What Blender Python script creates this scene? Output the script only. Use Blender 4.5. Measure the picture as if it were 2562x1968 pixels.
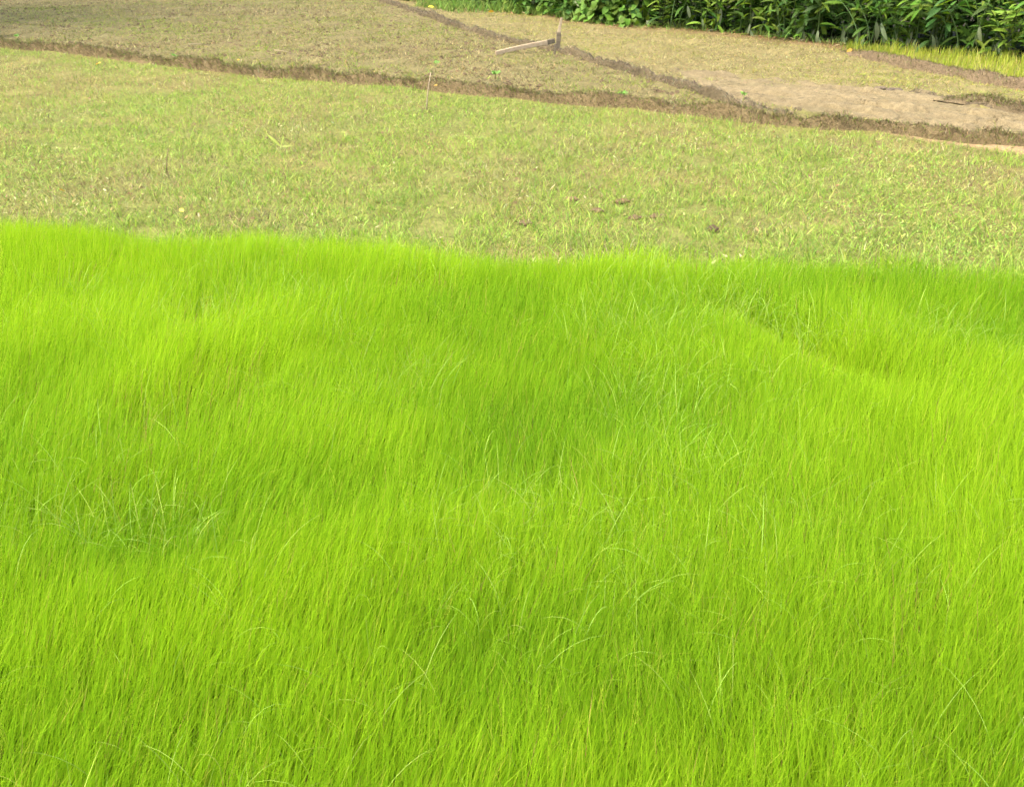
import bpy, math, random
import numpy as np
from mathutils import Vector, Matrix

for o in list(bpy.data.objects):
    bpy.data.objects.remove(o)
S = bpy.context.scene
C = S.collection
random.seed(11)
rng = np.random.default_rng(11)
R = math.radians

# ------------------------------------------------------------------ camera
CAM_H, PITCH = 1.60, R(25.4)
FPX, PW, PH = 2514.0, 2562.0, 1968.0
cam_d = bpy.data.cameras.new('camera'); cam = bpy.data.objects.new('camera', cam_d); C.objects.link(cam)
cam.location = (0, 0, CAM_H)
cam.rotation_euler = (math.pi / 2 - PITCH, 0, 0)
cam_d.sensor_width = 36.0
cam_d.lens = 36.0 * FPX / PW
cam_d.clip_start = 0.05
cam_d.clip_end = 2000
S.camera = cam

# ------------------------------------------------------------------ light
SUN_TO = Vector((-0.42, -0.20, 0.88)).normalized()
w = bpy.data.worlds.new('World'); S.world = w; w.use_nodes = True
nt = w.node_tree; nt.nodes.clear()
sky = nt.nodes.new('ShaderNodeTexSky'); sky.sky_type = 'NISHITA'; sky.sun_disc = False
sky.sun_elevation = math.asin(SUN_TO.z)
sky.sun_rotation = math.atan2(SUN_TO.x, SUN_TO.y)
sky.air_density = 1.0; sky.dust_density = 6.0; sky.ozone_density = 0.6
bg = nt.nodes.new('ShaderNodeBackground'); bg.inputs['Strength'].default_value = 0.15
wo = nt.nodes.new('ShaderNodeOutputWorld')
nt.links.new(sky.outputs[0], bg.inputs[0]); nt.links.new(bg.outputs[0], wo.inputs[0])
sun_d = bpy.data.lights.new('sun', 'SUN'); sun = bpy.data.objects.new('sun', sun_d); C.objects.link(sun)
sun_d.energy = 0.95; sun_d.angle = R(35); sun_d.color = (1.0, 0.94, 0.84)
sun.rotation_euler = SUN_TO.to_track_quat('Z', 'Y').to_euler()
sun.location = (-6, -3, 14)
vs = S.view_settings
vs.view_transform = 'Standard'; vs.look = 'None'; vs.gamma = 1.0; vs.use_curve_mapping = False
vs.exposure = 2.07
S.cycles.max_bounces = 10; S.cycles.diffuse_bounces = 6; S.cycles.transmission_bounces = 6
S.cycles.filter_width = 1.5; S.cycles.use_denoising = True; S.cycles.denoiser = 'OPENIMAGEDENOISE'
S.cycles.denoising_input_passes = 'RGB_ALBEDO'; S.cycles.denoising_prefilter = 'ACCURATE'

# ------------------------------------------------------------------ helpers
def G(px, py, z=0.0):
    """point of the photograph -> point on the level z"""
    x = (px - PW / 2) / FPX; y = -(py - PH / 2) / FPX
    cp, sp = math.cos(PITCH), math.sin(PITCH)
    d = (x, cp + y * sp, -sp + y * cp)
    t = (z - CAM_H) / d[2]
    return (d[0] * t, d[1] * t)

def poly(pts, z=0.0):
    return np.array([G(a, b, z) for a, b in pts])

def inside(P, pl):
    x, y = P[:, 0], P[:, 1]
    r = np.zeros(len(P), bool); n = len(pl); j = n - 1
    for i in range(n):
        xi, yi = pl[i]; xj, yj = pl[j]
        c = ((yi > y) != (yj > y)) & (x < (xj - xi) * (y - yi) / (yj - yi + 1e-12) + xi)
        r ^= c; j = i
    return r

def hash2(ix, iy, seed):
    h = (ix.astype(np.int64) * 374761393 + iy.astype(np.int64) * 668265263 + seed * 1442695041) & 0xffffffff
    h = ((h ^ (h >> 13)) * 1274126177) & 0xffffffff
    h = (h ^ (h >> 16)) & 0xffff
    return h / 65535.0

def vnoise(x, y, seed=0):
    ix = np.floor(x); iy = np.floor(y); fx = x - ix; fy = y - iy
    fx = fx * fx * (3 - 2 * fx); fy = fy * fy * (3 - 2 * fy)
    a = hash2(ix, iy, seed); b = hash2(ix + 1, iy, seed); c = hash2(ix, iy + 1, seed); d = hash2(ix + 1, iy + 1, seed)
    return (a + (b - a) * fx) * (1 - fy) + (c + (d - c) * fx) * fy

def fbm(x, y, seed=0, oct=3):
    s = 0; a = 1; t = 0
    for k in range(oct):
        s = s + a * vnoise(x * 2 ** k, y * 2 ** k, seed + k * 17); t += a; a *= 0.55
    return s / t

def dist_poly(P, line):
    """signed-ish distance to a polyline: (distance, position along it)"""
    best = np.full(len(P), 1e9); along = np.zeros(len(P)); acc = 0
    for i in range(len(line) - 1):
        a, b = line[i], line[i + 1]; d = b - a; L = np.hypot(*d)
        t = np.clip(((P - a) @ d) / (L * L), 0, 1)
        q = a + t[:, None] * d
        dd = np.hypot(P[:, 0] - q[:, 0], P[:, 1] - q[:, 1])
        m = dd < best; best[m] = dd[m]; along[m] = acc + t[m] * L; acc += L
    return best, along

def smooth(a, b, x):
    t = np.clip((x - a) / (b - a), 0, 1); return t * t * (3 - 2 * t)

def link(name, me, mat=None, parent=None):
    o = bpy.data.objects.new(name, me); C.objects.link(o)
    if mat: me.materials.append(mat)
    if parent: o.parent = parent
    return o

def tag(o, label=None, cat=None, group=None, kind=None):
    if label: o['label'] = label
    if cat: o['category'] = cat
    if group: o['group'] = group
    if kind: o['kind'] = kind
    return o

def fast_mesh(name, verts, tris, col=None, smooth_shade=False, quads=None):
    me = bpy.data.meshes.new(name)
    nv = len(verts); nt_ = len(tris) if tris is not None else 0; nq = len(quads) if quads is not None else 0
    me.vertices.add(nv); me.vertices.foreach_set('co', np.ascontiguousarray(verts, np.float32).ravel())
    loops = []
    if nq: loops.append(np.asarray(quads, np.int32).ravel())
    if nt_: loops.append(np.asarray(tris, np.int32).ravel())
    li = np.concatenate(loops)
    me.loops.add(len(li)); me.loops.foreach_set('vertex_index', li)
    starts = np.concatenate([np.arange(nq) * 4, nq * 4 + np.arange(nt_) * 3]).astype(np.int32)
    me.polygons.add(nq + nt_); me.polygons.foreach_set('loop_start', starts)
    me.update(calc_edges=True)
    me.polygons.foreach_set('use_smooth', np.full(nq + nt_, smooth_shade))
    if col is not None:
        at = me.attributes.new('Col', 'FLOAT_COLOR', 'POINT')
        c4 = np.ones((nv, 4), np.float32); c4[:, :3] = col
        at.data.foreach_set('color', c4.ravel())
    me.validate() if False else None
    return me

def blades(root, h, az, phi0, bend, width, col, nseg=4, tip=None, power=1.3, taper=0.9, face=None):
    """ribbons: root (N,3), length, azimuth of lean, start lean, added bend, width, colour"""
    N = len(root)
    if face is None: face = rng.uniform(0, 2 * np.pi, N)
    ds = h / nseg
    p = root.copy().astype(np.float64)
    side0 = np.stack([np.cos(face), np.sin(face), np.zeros(N)], 1)
    lean = np.stack([np.cos(az), np.sin(az), np.zeros(N)], 1)
    rows = []; cols = []
    for j in range(nseg + 1):
        t = j / nseg
        if j > 0:
            a = phi0 + bend * ((j - 0.5) / nseg) ** power
            p = p + ds[:, None] * (lean * np.sin(a)[:, None] + np.array([0, 0, 1.0]) * np.cos(a)[:, None])
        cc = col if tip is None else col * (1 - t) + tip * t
        if j < nseg:
            wj = width * (0.75 + 0.25 * min(1, t * 4)) * (1 - taper * t ** 2.2) * 0.5
            rows.append(p - side0 * wj[:, None]); rows.append(p + side0 * wj[:, None]); cols += [cc, cc]
        else:
            rows.append(p); cols.append(cc)
    k = 2 * nseg + 1
    V = np.stack(rows, 1).reshape(-1, 3); CO = np.stack(cols, 1).reshape(-1, 3)
    base = (np.arange(N) * k)[:, None]
    q = np.array([[2 * j, 2 * j + 1, 2 * j + 3, 2 * j + 2] for j in range(nseg - 1)], np.int64).reshape(-1)
    Q = (base + q[None]).reshape(-1, 4) if nseg > 1 else np.zeros((0, 4), np.int64)
    T = (base + np.array([2 * nseg - 2, 2 * nseg - 1, 2 * nseg])[None]).reshape(-1, 3)
    return V, Q, T, CO

def join(parts):
    V, Q, T, CO = [], [], [], []; o = 0
    for v, q, t, c in parts:
        V.append(v); CO.append(c); Q.append(q + o); T.append(t + o); o += len(v)
    return np.concatenate(V), np.concatenate(Q), np.concatenate(T), np.concatenate(CO)

def blade_object(name, parts, mat, label, cat):
    V, Q, T, CO = join(parts)
    me = fast_mesh(name, V, T, CO, True, Q)
    return tag(link(name, me, mat), label, cat, kind='stuff')

def mixcol(pal, w_, n):
    idx = rng.choice(len(pal), n, p=np.array(w_) / np.sum(w_))
    return np.array(pal)[idx]

def jitter(c, a):
    n = len(c)
    return np.clip(c * (1 + rng.normal(0, a, (n, 1))) * (1 + rng.normal(0, a * 0.4, (n, 3))), 0.001, 0.9)

# ------------------------------------------------------------------ materials
def leaf_mat(name, trans=0.4, rough=0.5, spec=0.3, color=None, tcol=(1, 1, 1), vein=False):
    m = bpy.data.materials.new(name); m.use_nodes = True
    n = m.node_tree; n.nodes.clear(); L = n.links.new
    out = n.nodes.new('ShaderNodeOutputMaterial'); mx = n.nodes.new('ShaderNodeMixShader'); mx.inputs[0].default_value = trans
    pb = n.nodes.new('ShaderNodeBsdfPrincipled'); tr = n.nodes.new('ShaderNodeBsdfTranslucent')
    pb.inputs['Roughness'].default_value = rough; pb.inputs['Specular IOR Level'].default_value = spec
    if color is None:
        a = n.nodes.new('ShaderNodeAttribute'); a.attribute_name = 'Col'; src = a.outputs['Color']
    else:
        tc = n.nodes.new('ShaderNodeTexCoord'); oi = n.nodes.new('ShaderNodeObjectInfo')
        no = n.nodes.new('ShaderNodeTexNoise'); no.inputs['Scale'].default_value = 14
        no.inputs['Detail'].default_value = 3
        L(tc.outputs['Object'], no.inputs['Vector'])
        hs = n.nodes.new('ShaderNodeHueSaturation'); hs.inputs['Color'].default_value = (*color, 1)
        mr = n.nodes.new('ShaderNodeMapRange'); mr.inputs['To Min'].default_value = 0.62; mr.inputs['To Max'].default_value = 1.45
        L(oi.outputs['Random'], mr.inputs['Value'])
        mr2 = n.nodes.new('ShaderNodeMapRange'); mr2.inputs['To Min'].default_value = 0.75; mr2.inputs['To Max'].default_value = 1.25
        L(no.outputs['Fac'], mr2.inputs['Value'])
        mu = n.nodes.new('ShaderNodeMath'); mu.operation = 'MULTIPLY'
        L(mr.outputs[0], mu.inputs[0]); L(mr2.outputs[0], mu.inputs[1]); L(mu.outputs[0], hs.inputs['Value'])
        mh = n.nodes.new('ShaderNodeMapRange'); mh.inputs['To Min'].default_value = 0.485; mh.inputs['To Max'].default_value = 0.515
        L(oi.outputs['Random'], mh.inputs['Value']); L(mh.outputs[0], hs.inputs['Hue'])
        src = hs.outputs['Color']
    L(src, pb.inputs['Base Color'])
    mm = n.nodes.new('ShaderNodeMix'); mm.data_type = 'RGBA'; mm.blend_type = 'MULTIPLY'; mm.inputs[0].default_value = 1
    L(src, mm.inputs[6]); mm.inputs[7].default_value = (*tcol, 1)
    L(mm.outputs[2], tr.inputs['Color'])
    L(pb.outputs[0], mx.inputs[1]); L(tr.outputs[0], mx.inputs[2]); L(mx.outputs[0], out.inputs[0])
    return m

def soil_mat(name, color=None, s1=18, s2=120, bump=0.5, dist=0.02, lo=0.55, hi=1.45):
    m = bpy.data.materials.new(name); m.use_nodes = True
    n = m.node_tree; L = n.links.new; pb = n.nodes['Principled BSDF']
    pb.inputs['Roughness'].default_value = 0.95; pb.inputs['Specular IOR Level'].default_value = 0.1
    tc = n.nodes.new('ShaderNodeTexCoord')
    a = n.nodes.new('ShaderNodeTexNoise'); a.inputs['Scale'].default_value = s1; a.inputs['Detail'].default_value = 6; a.inputs['Roughness'].default_value = 0.65
    b = n.nodes.new('ShaderNodeTexNoise'); b.inputs['Scale'].default_value = s2; b.inputs['Detail'].default_value = 4
    L(tc.outputs['Object'], a.inputs['Vector']); L(tc.outputs['Object'], b.inputs['Vector'])
    ad = n.nodes.new('ShaderNodeMath'); ad.operation = 'ADD'; L(a.outputs['Fac'], ad.inputs[0]); L(b.outputs['Fac'], ad.inputs[1])
    mr = n.nodes.new('ShaderNodeMapRange'); mr.inputs['From Min'].default_value = 0.65; mr.inputs['From Max'].default_value = 1.35
    mr.inputs['To Min'].default_value = lo; mr.inputs['To Max'].default_value = hi
    L(ad.outputs[0], mr.inputs['Value'])
    hs = n.nodes.new('ShaderNodeHueSaturation')
    if color is None:
        at = n.nodes.new('ShaderNodeAttribute'); at.attribute_name = 'Col'; L(at.outputs['Color'], hs.inputs['Color'])
    else: hs.inputs['Color'].default_value = (*color, 1)
    L(mr.outputs[0], hs.inputs['Value']); L(hs.outputs[0], pb.inputs['Base Color'])
    bp = n.nodes.new('ShaderNodeBump'); bp.inputs['Strength'].default_value = bump; bp.inputs['Distance'].default_value = dist
    L(ad.outputs[0], bp.inputs['Height']); L(bp.outputs[0], pb.inputs['Normal'])
    return m

def wood_mat(name, c1, c2, scale=(3, 60, 60)):
    m = bpy.data.materials.new(name); m.use_nodes = True
    n = m.node_tree; L = n.links.new; pb = n.nodes['Principled BSDF']
    pb.inputs['Roughness'].default_value = 0.8; pb.inputs['Specular IOR Level'].default_value = 0.2
    tc = n.nodes.new('ShaderNodeTexCoord'); mp = n.nodes.new('ShaderNodeMapping'); mp.inputs['Scale'].default_value = scale
    no = n.nodes.new('ShaderNodeTexNoise'); no.inputs['Scale'].default_value = 1.0; no.inputs['Detail'].default_value = 5
    L(tc.outputs['Object'], mp.inputs[0]); L(mp.outputs[0], no.inputs['Vector'])
    cr = n.nodes.new('ShaderNodeValToRGB'); cr.color_ramp.elements[0].color = (*c1, 1); cr.color_ramp.elements[1].color = (*c2, 1)
    cr.color_ramp.elements[0].position = 0.35; cr.color_ramp.elements[1].position = 0.65
    L(no.outputs['Fac'], cr.inputs[0]); L(cr.outputs[0], pb.inputs['Base Color'])
    bp = n.nodes.new('ShaderNodeBump'); bp.inputs['Strength'].default_value = 0.3; bp.inputs['Distance'].default_value = 0.003
    L(no.outputs['Fac'], bp.inputs['Height']); L(bp.outputs[0], pb.inputs['Normal'])
    return m

M_rice = leaf_mat('rice_blade', 0.45, 0.6, 0.12, tcol=(1.0, 1.0, 0.8))
M_grass = leaf_mat('field_grass', 0.35, 0.6, 0.2)
M_dry = leaf_mat('dry_grass', 0.2, 0.8, 0.1)
M_soil = soil_mat('field_soil')
M_bund = soil_mat('bund_earth', None, 14, 70, 0.8, 0.03, 0.6, 1.3)
M_clod = soil_mat('clod_earth', None, 30, 150, 0.6, 0.01)

# ------------------------------------------------------------------ layout (photo pixels put on the ground)
B1 = poly([(-500, 62), (-250, 84), (0, 104), (157, 118), (334, 138), (472, 156), (629, 172), (850, 187), (1007, 199), (1125, 212), (1243, 224), (1400, 236), (1558, 251), (1710, 266),
           (1859, 282), (2017, 297), (2174, 307), (2370, 326), (2562, 340), (2800, 360), (3100, 386)], 0.06)
B2 = poly([(800, -45), (900, -20), (972, 2), (1019, 17), (1102, 46), (1176, 68), (1259, 92), (1353, 108), (1420, 127), (1479, 144), (1558, 163), (1617, 181), (1710, 203), (1792, 232), (1859, 252), (1938, 264), (2001, 271)], 0.05)
B3 = poly([(2330, 230), (2390, 240), (2470, 252), (2562, 264), (2700, 284), (2900, 310)], 0.04)
B4 = poly([(2120, 120), (2190, 136), (2252, 150), (2370, 170), (2470, 190), (2562, 207), (2750, 245), (2950, 280)], 0.05)
RICE_EDGE = [(-900, 490), (-300, 530), (0, 553), (250, 566), (430, 576), (800, 592), (1000, 602), (1250, 628), (1500, 615), (1700, 630), (1950, 632), (2250, 640), (2562, 645), (2900, 655), (3500, 670)]
rice_line = poly(RICE_EDGE, 0.13)
rice_poly = np.concatenate([np.array([[-4.2, 0.6]]), rice_line + np.array([0, 0.45]), np.array([[4.2, 0.6]])])
rice_in = np.concatenate([np.array([[-4.2, 0.3]]), rice_line, np.array([[4.2, 0.3]])])
mud_poly = poly([(1690, 172), (1820, 187), (1977, 210), (2095, 212), (2213, 224), (2311, 236), (2449, 266), (2562, 280), (2900, 320), (2900, 390), (2562, 338), (2330, 320), (2100, 296), (2001, 275), (1860, 252), (1792, 230), (1720, 203)])
sand_poly = poly([(2180, 326), (2304, 344), (2420, 362), (2562, 390), (2900, 450), (2900, 370), (2562, 342), (2300, 320)])
right_poly = np.concatenate([B2, mud_poly[3:8], poly([(2562, 280), (2900, 320), (2950, 285), (2562, 207), (2134, 122), (1900, 92), (1710, 75), (1400, 42), (1133, 16), (1000, -8), (900, -25)])])
hedge_line = poly([(1040, 2), (1133, 14), (1243, 26), (1400, 42), (1460, 54), (1558, 65), (1710, 73), (1899, 90), (2056, 108), (2134, 117), (2252, 128), (2410, 140), (2562, 154), (2760, 172), (2950, 188)])
furrow = poly([(1760, 742), (1850, 780), (1930, 816), (2010, 858), (2100, 905), (2200, 950)], 0.12)
left_field = np.concatenate([B1[:16], B2[::-1], poly([(800, -45), (0, -70), (-600, -60)])])

# ------------------------------------------------------------------ ground
GZ = None
def gz_lookup(P):
    """height of the built ground sheet (bilinear)"""
    i = np.clip(np.searchsorted(xs, P[:, 0]) - 1, 0, len(xs) - 2); j = np.clip(np.searchsorted(ys, P[:, 1]) - 1, 0, len(ys) - 2)
    fx = np.clip((P[:, 0] - xs[i]) / (xs[i + 1] - xs[i]), 0, 1); fy = np.clip((P[:, 1] - ys[j]) / (ys[j + 1] - ys[j]), 0, 1)
    return (GZ[j, i] * (1 - fx) + GZ[j, i + 1] * fx) * (1 - fy) + (GZ[j + 1, i] * (1 - fx) + GZ[j + 1, i + 1] * fx) * fy
def ground_z(P):
    if GZ is not None: return gz_lookup(P)
    x, y = P[:, 0], P[:, 1]
    z = (fbm(x * 1.7, y * 1.7, 3, 3) - 0.5) * 0.035 + (fbm(x * 7, y * 7, 5, 2) - 0.5) * 0.018
    far = smooth(30, 90, np.hypot(x, y)); z = z * (1 - far)
    return z

xs = np.concatenate([-np.geomspace(15, 400, 26)[::-1], np.linspace(-14.9, 14.9, 300), np.geomspace(15, 400, 26)])
ys = np.concatenate([-np.geomspace(1, 200, 14)[::-1], np.linspace(-0.9, 0.6, 8), np.geomspace(0.7, 26, 300), np.geomspace(26.5, 500, 26)])
X, Y = np.meshgrid(xs, ys); P = np.stack([X.ravel(), Y.ravel()], 1)
mud = inside(P + (np.stack([fbm(P[:, 0] * 2, P[:, 1] * 2, 41) - .5, fbm(P[:, 0] * 2, P[:, 1] * 2, 42) - .5], 1) * 0.5), mud_poly).astype(float)
sand = inside(P + (np.stack([fbm(P[:, 0] * 3, P[:, 1] * 3, 43) - .5, fbm(P[:, 0] * 3, P[:, 1] * 3, 44) - .5], 1) * 0.25), sand_poly).astype(float)
rt = inside(P, right_poly).astype(float)
lf = inside(P, left_field).astype(float)
ri = inside(P, rice_poly).astype(float)
base = np.array([0.140, 0.126, 0.040])[None] * np.ones((len(P), 1))       # fallow soil
n1 = fbm(P[:, 0] * 0.9, P[:, 1] * 0.9, 21, 4)[:, None]; n2 = fbm(P[:, 0] * 5, P[:, 1] * 5, 22, 3)[:, None]
olive = np.array([0.125, 0.130, 0.035]); brown = np.array([0.13, 0.09, 0.045])
base = base * (1 - smooth(0.45, 0.6, n1)) + olive * smooth(0.45, 0.6, n1)
def over(b, m, c): return b * (1 - m[:, None]) + np.asarray(c) * m[:, None]
base = over(base, lf, np.array([0.128, 0.110, 0.045]))
base = over(base, rt, np.array([0.15, 0.127, 0.052]))
base = over(base, mud, np.array([0.150, 0.122, 0.062]))
base = over(base, sand, np.array([0.235, 0.165, 0.085]))
base = over(base, ri * inside(P, rice_in), np.array([0.10, 0.08, 0.03]))
n3 = fbm(P[:, 0] * 11, P[:, 1] * 7, 29, 2)[:, None]
base = base * (0.55 + 0.5 * n2 + 0.4 * n3)
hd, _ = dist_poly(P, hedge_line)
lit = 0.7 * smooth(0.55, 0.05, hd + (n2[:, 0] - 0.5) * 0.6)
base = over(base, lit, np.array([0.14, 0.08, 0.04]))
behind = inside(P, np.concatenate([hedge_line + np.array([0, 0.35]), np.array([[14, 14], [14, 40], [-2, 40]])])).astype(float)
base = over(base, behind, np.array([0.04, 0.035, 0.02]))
Z = ground_z(P)
rut = (fbm(P[:, 0] * 1.2 + P[:, 1] * 5.5, P[:, 1] * 1.2 - P[:, 0] * 0.3, 33, 3) - 0.5)
Z = Z - mud * 0.01
Z = Z + np.maximum(lf, rt * (1 - mud)) * (fbm(P[:, 0] * 5, P[:, 1] * 9, 36, 3) - 0.5) * 0.075
nx, ny = len(xs), len(ys)
GZ = Z.reshape(ny, nx)
ii = (np.arange(ny - 1)[:, None] * nx + np.arange(nx - 1)[None]).ravel()
quads = np.stack([ii, ii + 1, ii + nx + 1, ii + nx], 1)
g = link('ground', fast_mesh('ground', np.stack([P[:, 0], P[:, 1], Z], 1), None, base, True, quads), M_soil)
tag(g, 'brown soil of the terraced paddy fields under the grass', kind='structure')

# bare mud strip: hoed, cracked soil, its own fine sheet lying on the field
def mud_sheet():
    lo, hi = mud_poly.min(0), mud_poly.max(0); st = 0.028
    gx = np.arange(lo[0] - 0.3, min(hi[0], 9.5) + 0.3, st); gy = np.arange(lo[1] - 0.3, hi[1] + 0.3, st)
    A, B = np.meshgrid(gx, gy); Q = np.stack([A.ravel(), B.ravel()], 1)
    d0, _ = dist_poly(Q, np.concatenate([mud_poly, mud_poly[:1]])); sd = np.where(inside(Q, mud_poly), d0, -d0)
    sd = sd + (fbm(Q[:, 0] * 2.5, Q[:, 1] * 2.5, 301, 3) - 0.5) * 0.7
    a, b = mud_poly[0], mud_poly[8]; t = (b - a) / np.linalg.norm(b - a); u = Q @ t; v = Q @ np.array([-t[1], t[0]])
    wob = fbm(u * 0.9, v * 0.9, 305, 2) * 0.5
    row = fbm(u * 0.9, (v + wob) * 9, 302, 3); clo = fbm(u * 8, v * 12, 303, 3); fin = fbm(u * 22, v * 26, 304, 2)
    crk = np.abs(fbm(u * 1.6, (v + wob) * 7, 306, 2) - 0.5)
    crack = smooth(0.05, 0.0, crk) * smooth(0.36, 0.52, fbm(u * 1.3, v * 1.3, 307, 2))
    z = ground_z(Q) + 0.012 + (row - 0.5) * 0.15 + (clo - 0.5) * 0.045 + (fin - 0.5) * 0.022 - crack * 0.08
    z = z - smooth(0.10, -0.12, sd) * 0.075
    ok = (sd > -0.14).reshape(A.shape); ny_, nx_ = A.shape
    cell = ok[:-1, :-1] & ok[1:, :-1] & ok[:-1, 1:] & ok[1:, 1:]
    k = (np.arange(ny_ - 1)[:, None] * nx_ + np.arange(nx_ - 1)[None])[cell]
    quads = np.stack([k, k + 1, k + nx_ + 1, k + nx_], 1)
    used = np.unique(quads); remap = np.full(len(Q), -1); remap[used] = np.arange(len(used))
    f = (0.35 + 0.65 * fbm(u * 0.7, v * 4, 308, 3))[:, None]; c = np.array([0.100, 0.080, 0.043]) * (1 - f) + np.array([0.170, 0.137, 0.073]) * f
    c = c * (0.8 + 0.4 * clo[:, None])
    return fast_mesh('mud_strip', np.stack([Q[:, 0], Q[:, 1], z], 1)[used], None, c[used], True, remap[quads])
tag(link('mud_strip', mud_sheet(), M_soil), 'bare tan mud strip, hoed and cracked, between the ridges at the right', kind='structure')

# ------------------------------------------------------------------ earth bunds
def resample(line, step):
    d = np.hypot(*np.diff(line, axis=0).T); s = np.concatenate([[0], np.cumsum(d)])
    t = np.arange(0, s[-1], step)
    return np.stack([np.interp(t, s, line[:, 0]), np.interp(t, s, line[:, 1])], 1), t

def make_bund(name, line, width, height, cols, label, seed, hair=0, hairpal=None, hairh=(0.03, 0.08), taper=True, step=0.035):
    c, t = resample(line, step)
    k = 5; cs = np.stack([np.convolve(np.pad(c[:, i], k, mode='edge'), np.ones(2 * k + 1) / (2 * k + 1), 'valid') for i in (0, 1)], 1)
    c = cs
    tan = np.gradient(c, axis=0); tan /= np.linalg.norm(tan, axis=1)[:, None]
    nor = np.stack([-tan[:, 1], tan[:, 0]], 1)
    c = c + nor * ((fbm(t * 1.5, t * 0, seed, 3) - 0.5) * width * 0.5)[:, None]
    us = np.array([-1.25, -1.0, -0.8, -0.6, -0.4, -0.2, 0.0, 0.25, 0.5, 0.75, 1.0, 1.25])
    prof = np.array([-0.35, 0.02, 0.48, 0.80, 0.96, 1.0, 0.97, 0.88, 0.66, 0.36, 0.04, -0.35])
    hh = height * (0.35 + 1.3 * fbm(t * 2.3, t * 0 + 3, seed + 5, 3))
    if taper:
        L = t[-1]; hh = hh * smooth(0, 0.8, t) * smooth(0, 1.2, L - t) + 0.002
    ww = width * (0.75 + 0.5 * fbm(t * 1.8, t * 0 + 9, seed + 9, 2)) * 0.5
    V = np.zeros((len(t), len(us), 3)); CO = np.zeros((len(t), len(us), 3))
    gz = ground_z(c)
    for j, (u, p) in enumerate(zip(us, prof)):
        q = c + nor * (u * ww)[:, None]
        rough = (fbm(q[:, 0] * 9, q[:, 1] * 9, seed + 20, 3) - 0.5) * 0.06 + (fbm(q[:, 0] * 30, q[:, 1] * 30, seed + 21, 2) - 0.5) * 0.025
        V[:, j, :2] = q + (rough * 0.5)[:, None]; V[:, j, 2] = gz + p * hh + rough * (0.9 if 0 < j < len(us) - 1 else 0)
        f = fbm(q[:, 0] * 3, q[:, 1] * 3, seed + 30, 3)[:, None]
        CO[:, j] = np.array(cols[0]) * (1 - f) + np.array(cols[1]) * f
    m = len(us); n = len(t)
    ii = (np.arange(n - 1)[:, None] * m + np.arange(m - 1)[None]).ravel()
    o = link(name, fast_mesh(name, V.reshape(-1, 3), None, CO.reshape(-1, 3), True, np.stack([ii, ii + 1, ii + m + 1, ii + m], 1)), M_bund)
    tag(o, label, kind='structure')
    out = None
    if hair:
        a = rng.integers(0, n - 1, hair); b = rng.integers(1, m - 2, hair)
        fu = rng.random((hair, 1)); fv = rng.random((hair, 1))
        root = (V[a, b] * (1 - fu) + V[a + 1, b] * fu) * (1 - fv) + (V[a, b + 1] * (1 - fu) + V[a + 1, b + 1] * fu) * fv
        h = rng.uniform(*hairh, hair) * (0.15 + 1.6 * fbm(root[:, 0] * 2, root[:, 1] * 2, seed + 50))
        az = np.where(rng.random(hair) < 0.6, np.arctan2(-nor[a, 1], -nor[a, 0]) + rng.normal(0, 0.6, hair), rng.uniform(0, 6.28, hair))
        col = jitter(mixcol(hairpal[0], hairpal[1], hair), 0.22)
        out = blades(root, h, az, rng.uniform(0.2, 0.9, hair), rng.uniform(0.4, 1.6, hair), rng.uniform(0.003, 0.007, hair), col, 2)
    return o, out

DRYPAL = ([(0.20, 0.16, 0.078), (0.115, 0.085, 0.042), (0.28, 0.24, 0.125), (0.165, 0.165, 0.05), (0.15, 0.22, 0.03)], [4, 3, 2, 3, 1.6])
GREYPAL = ([(0.20, 0.165, 0.11), (0.14, 0.115, 0.075), (0.27, 0.23, 0.15), (0.15, 0.17, 0.06)], [4, 3, 2, 1])
_, h1 = make_bund('earth_bund', B1, 0.24, 0.085, [(0.095, 0.070, 0.034), (0.165, 0.127, 0.062)], 'long brown earth bank crossing the whole picture behind the fallow field', 101, 27000, DRYPAL, (0.025, 0.085), False)
_, h2 = make_bund('earth_bund', B2, 0.118, 0.07, [(0.07, 0.056, 0.032), (0.14, 0.112, 0.06)], 'narrow crumbly earth ridge running diagonally past the wooden stake', 202, 8500, GREYPAL, (0.03, 0.07))
_, h3 = make_bund('earth_bund', B3, 0.26, 0.06, [(0.10, 0.078, 0.043), (0.17, 0.13, 0.07)], 'short brown earth ridge behind the bare mud strip', 303, 3500, DRYPAL, (0.03, 0.06))
_, h4 = make_bund('earth_bund', B4, 0.24, 0.07, [(0.10, 0.074, 0.042), (0.16, 0.12, 0.068)], 'thin earth ridge in front of the pale seedlings by the hedge', 404, 3500, DRYPAL, (0.03, 0.06))
blade_object('dry_bund_grass', [h1, h2, h3, h4], M_dry, 'withered brown grass clinging to the earth ridges', 'dry grass')

# ------------------------------------------------------------------ rice nursery in front
def rice_sample(n, y0, y1):
    pts = []; tot = 0
    while tot < n:
        m = n * 2
        y = rng.uniform(y0, y1, m); x = rng.uniform(-1, 1, m) * (0.75 + 0.62 * y)
        k = rng.random(m) < (0.75 + 0.62 * y) / (0.75 + 0.62 * y1)
        q = np.stack([x, y], 1)[k]; q = q[inside(q, rice_poly)]
        pts.append(q); tot += len(q)
    return np.concatenate(pts)[:n]

RICE_HI = np.array([0.288, 0.465, 0.014]); RICE_LO = np.array([0.186, 0.358, 0.013]); RICE_YE = np.array([0.40, 0.46, 0.045])
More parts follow.
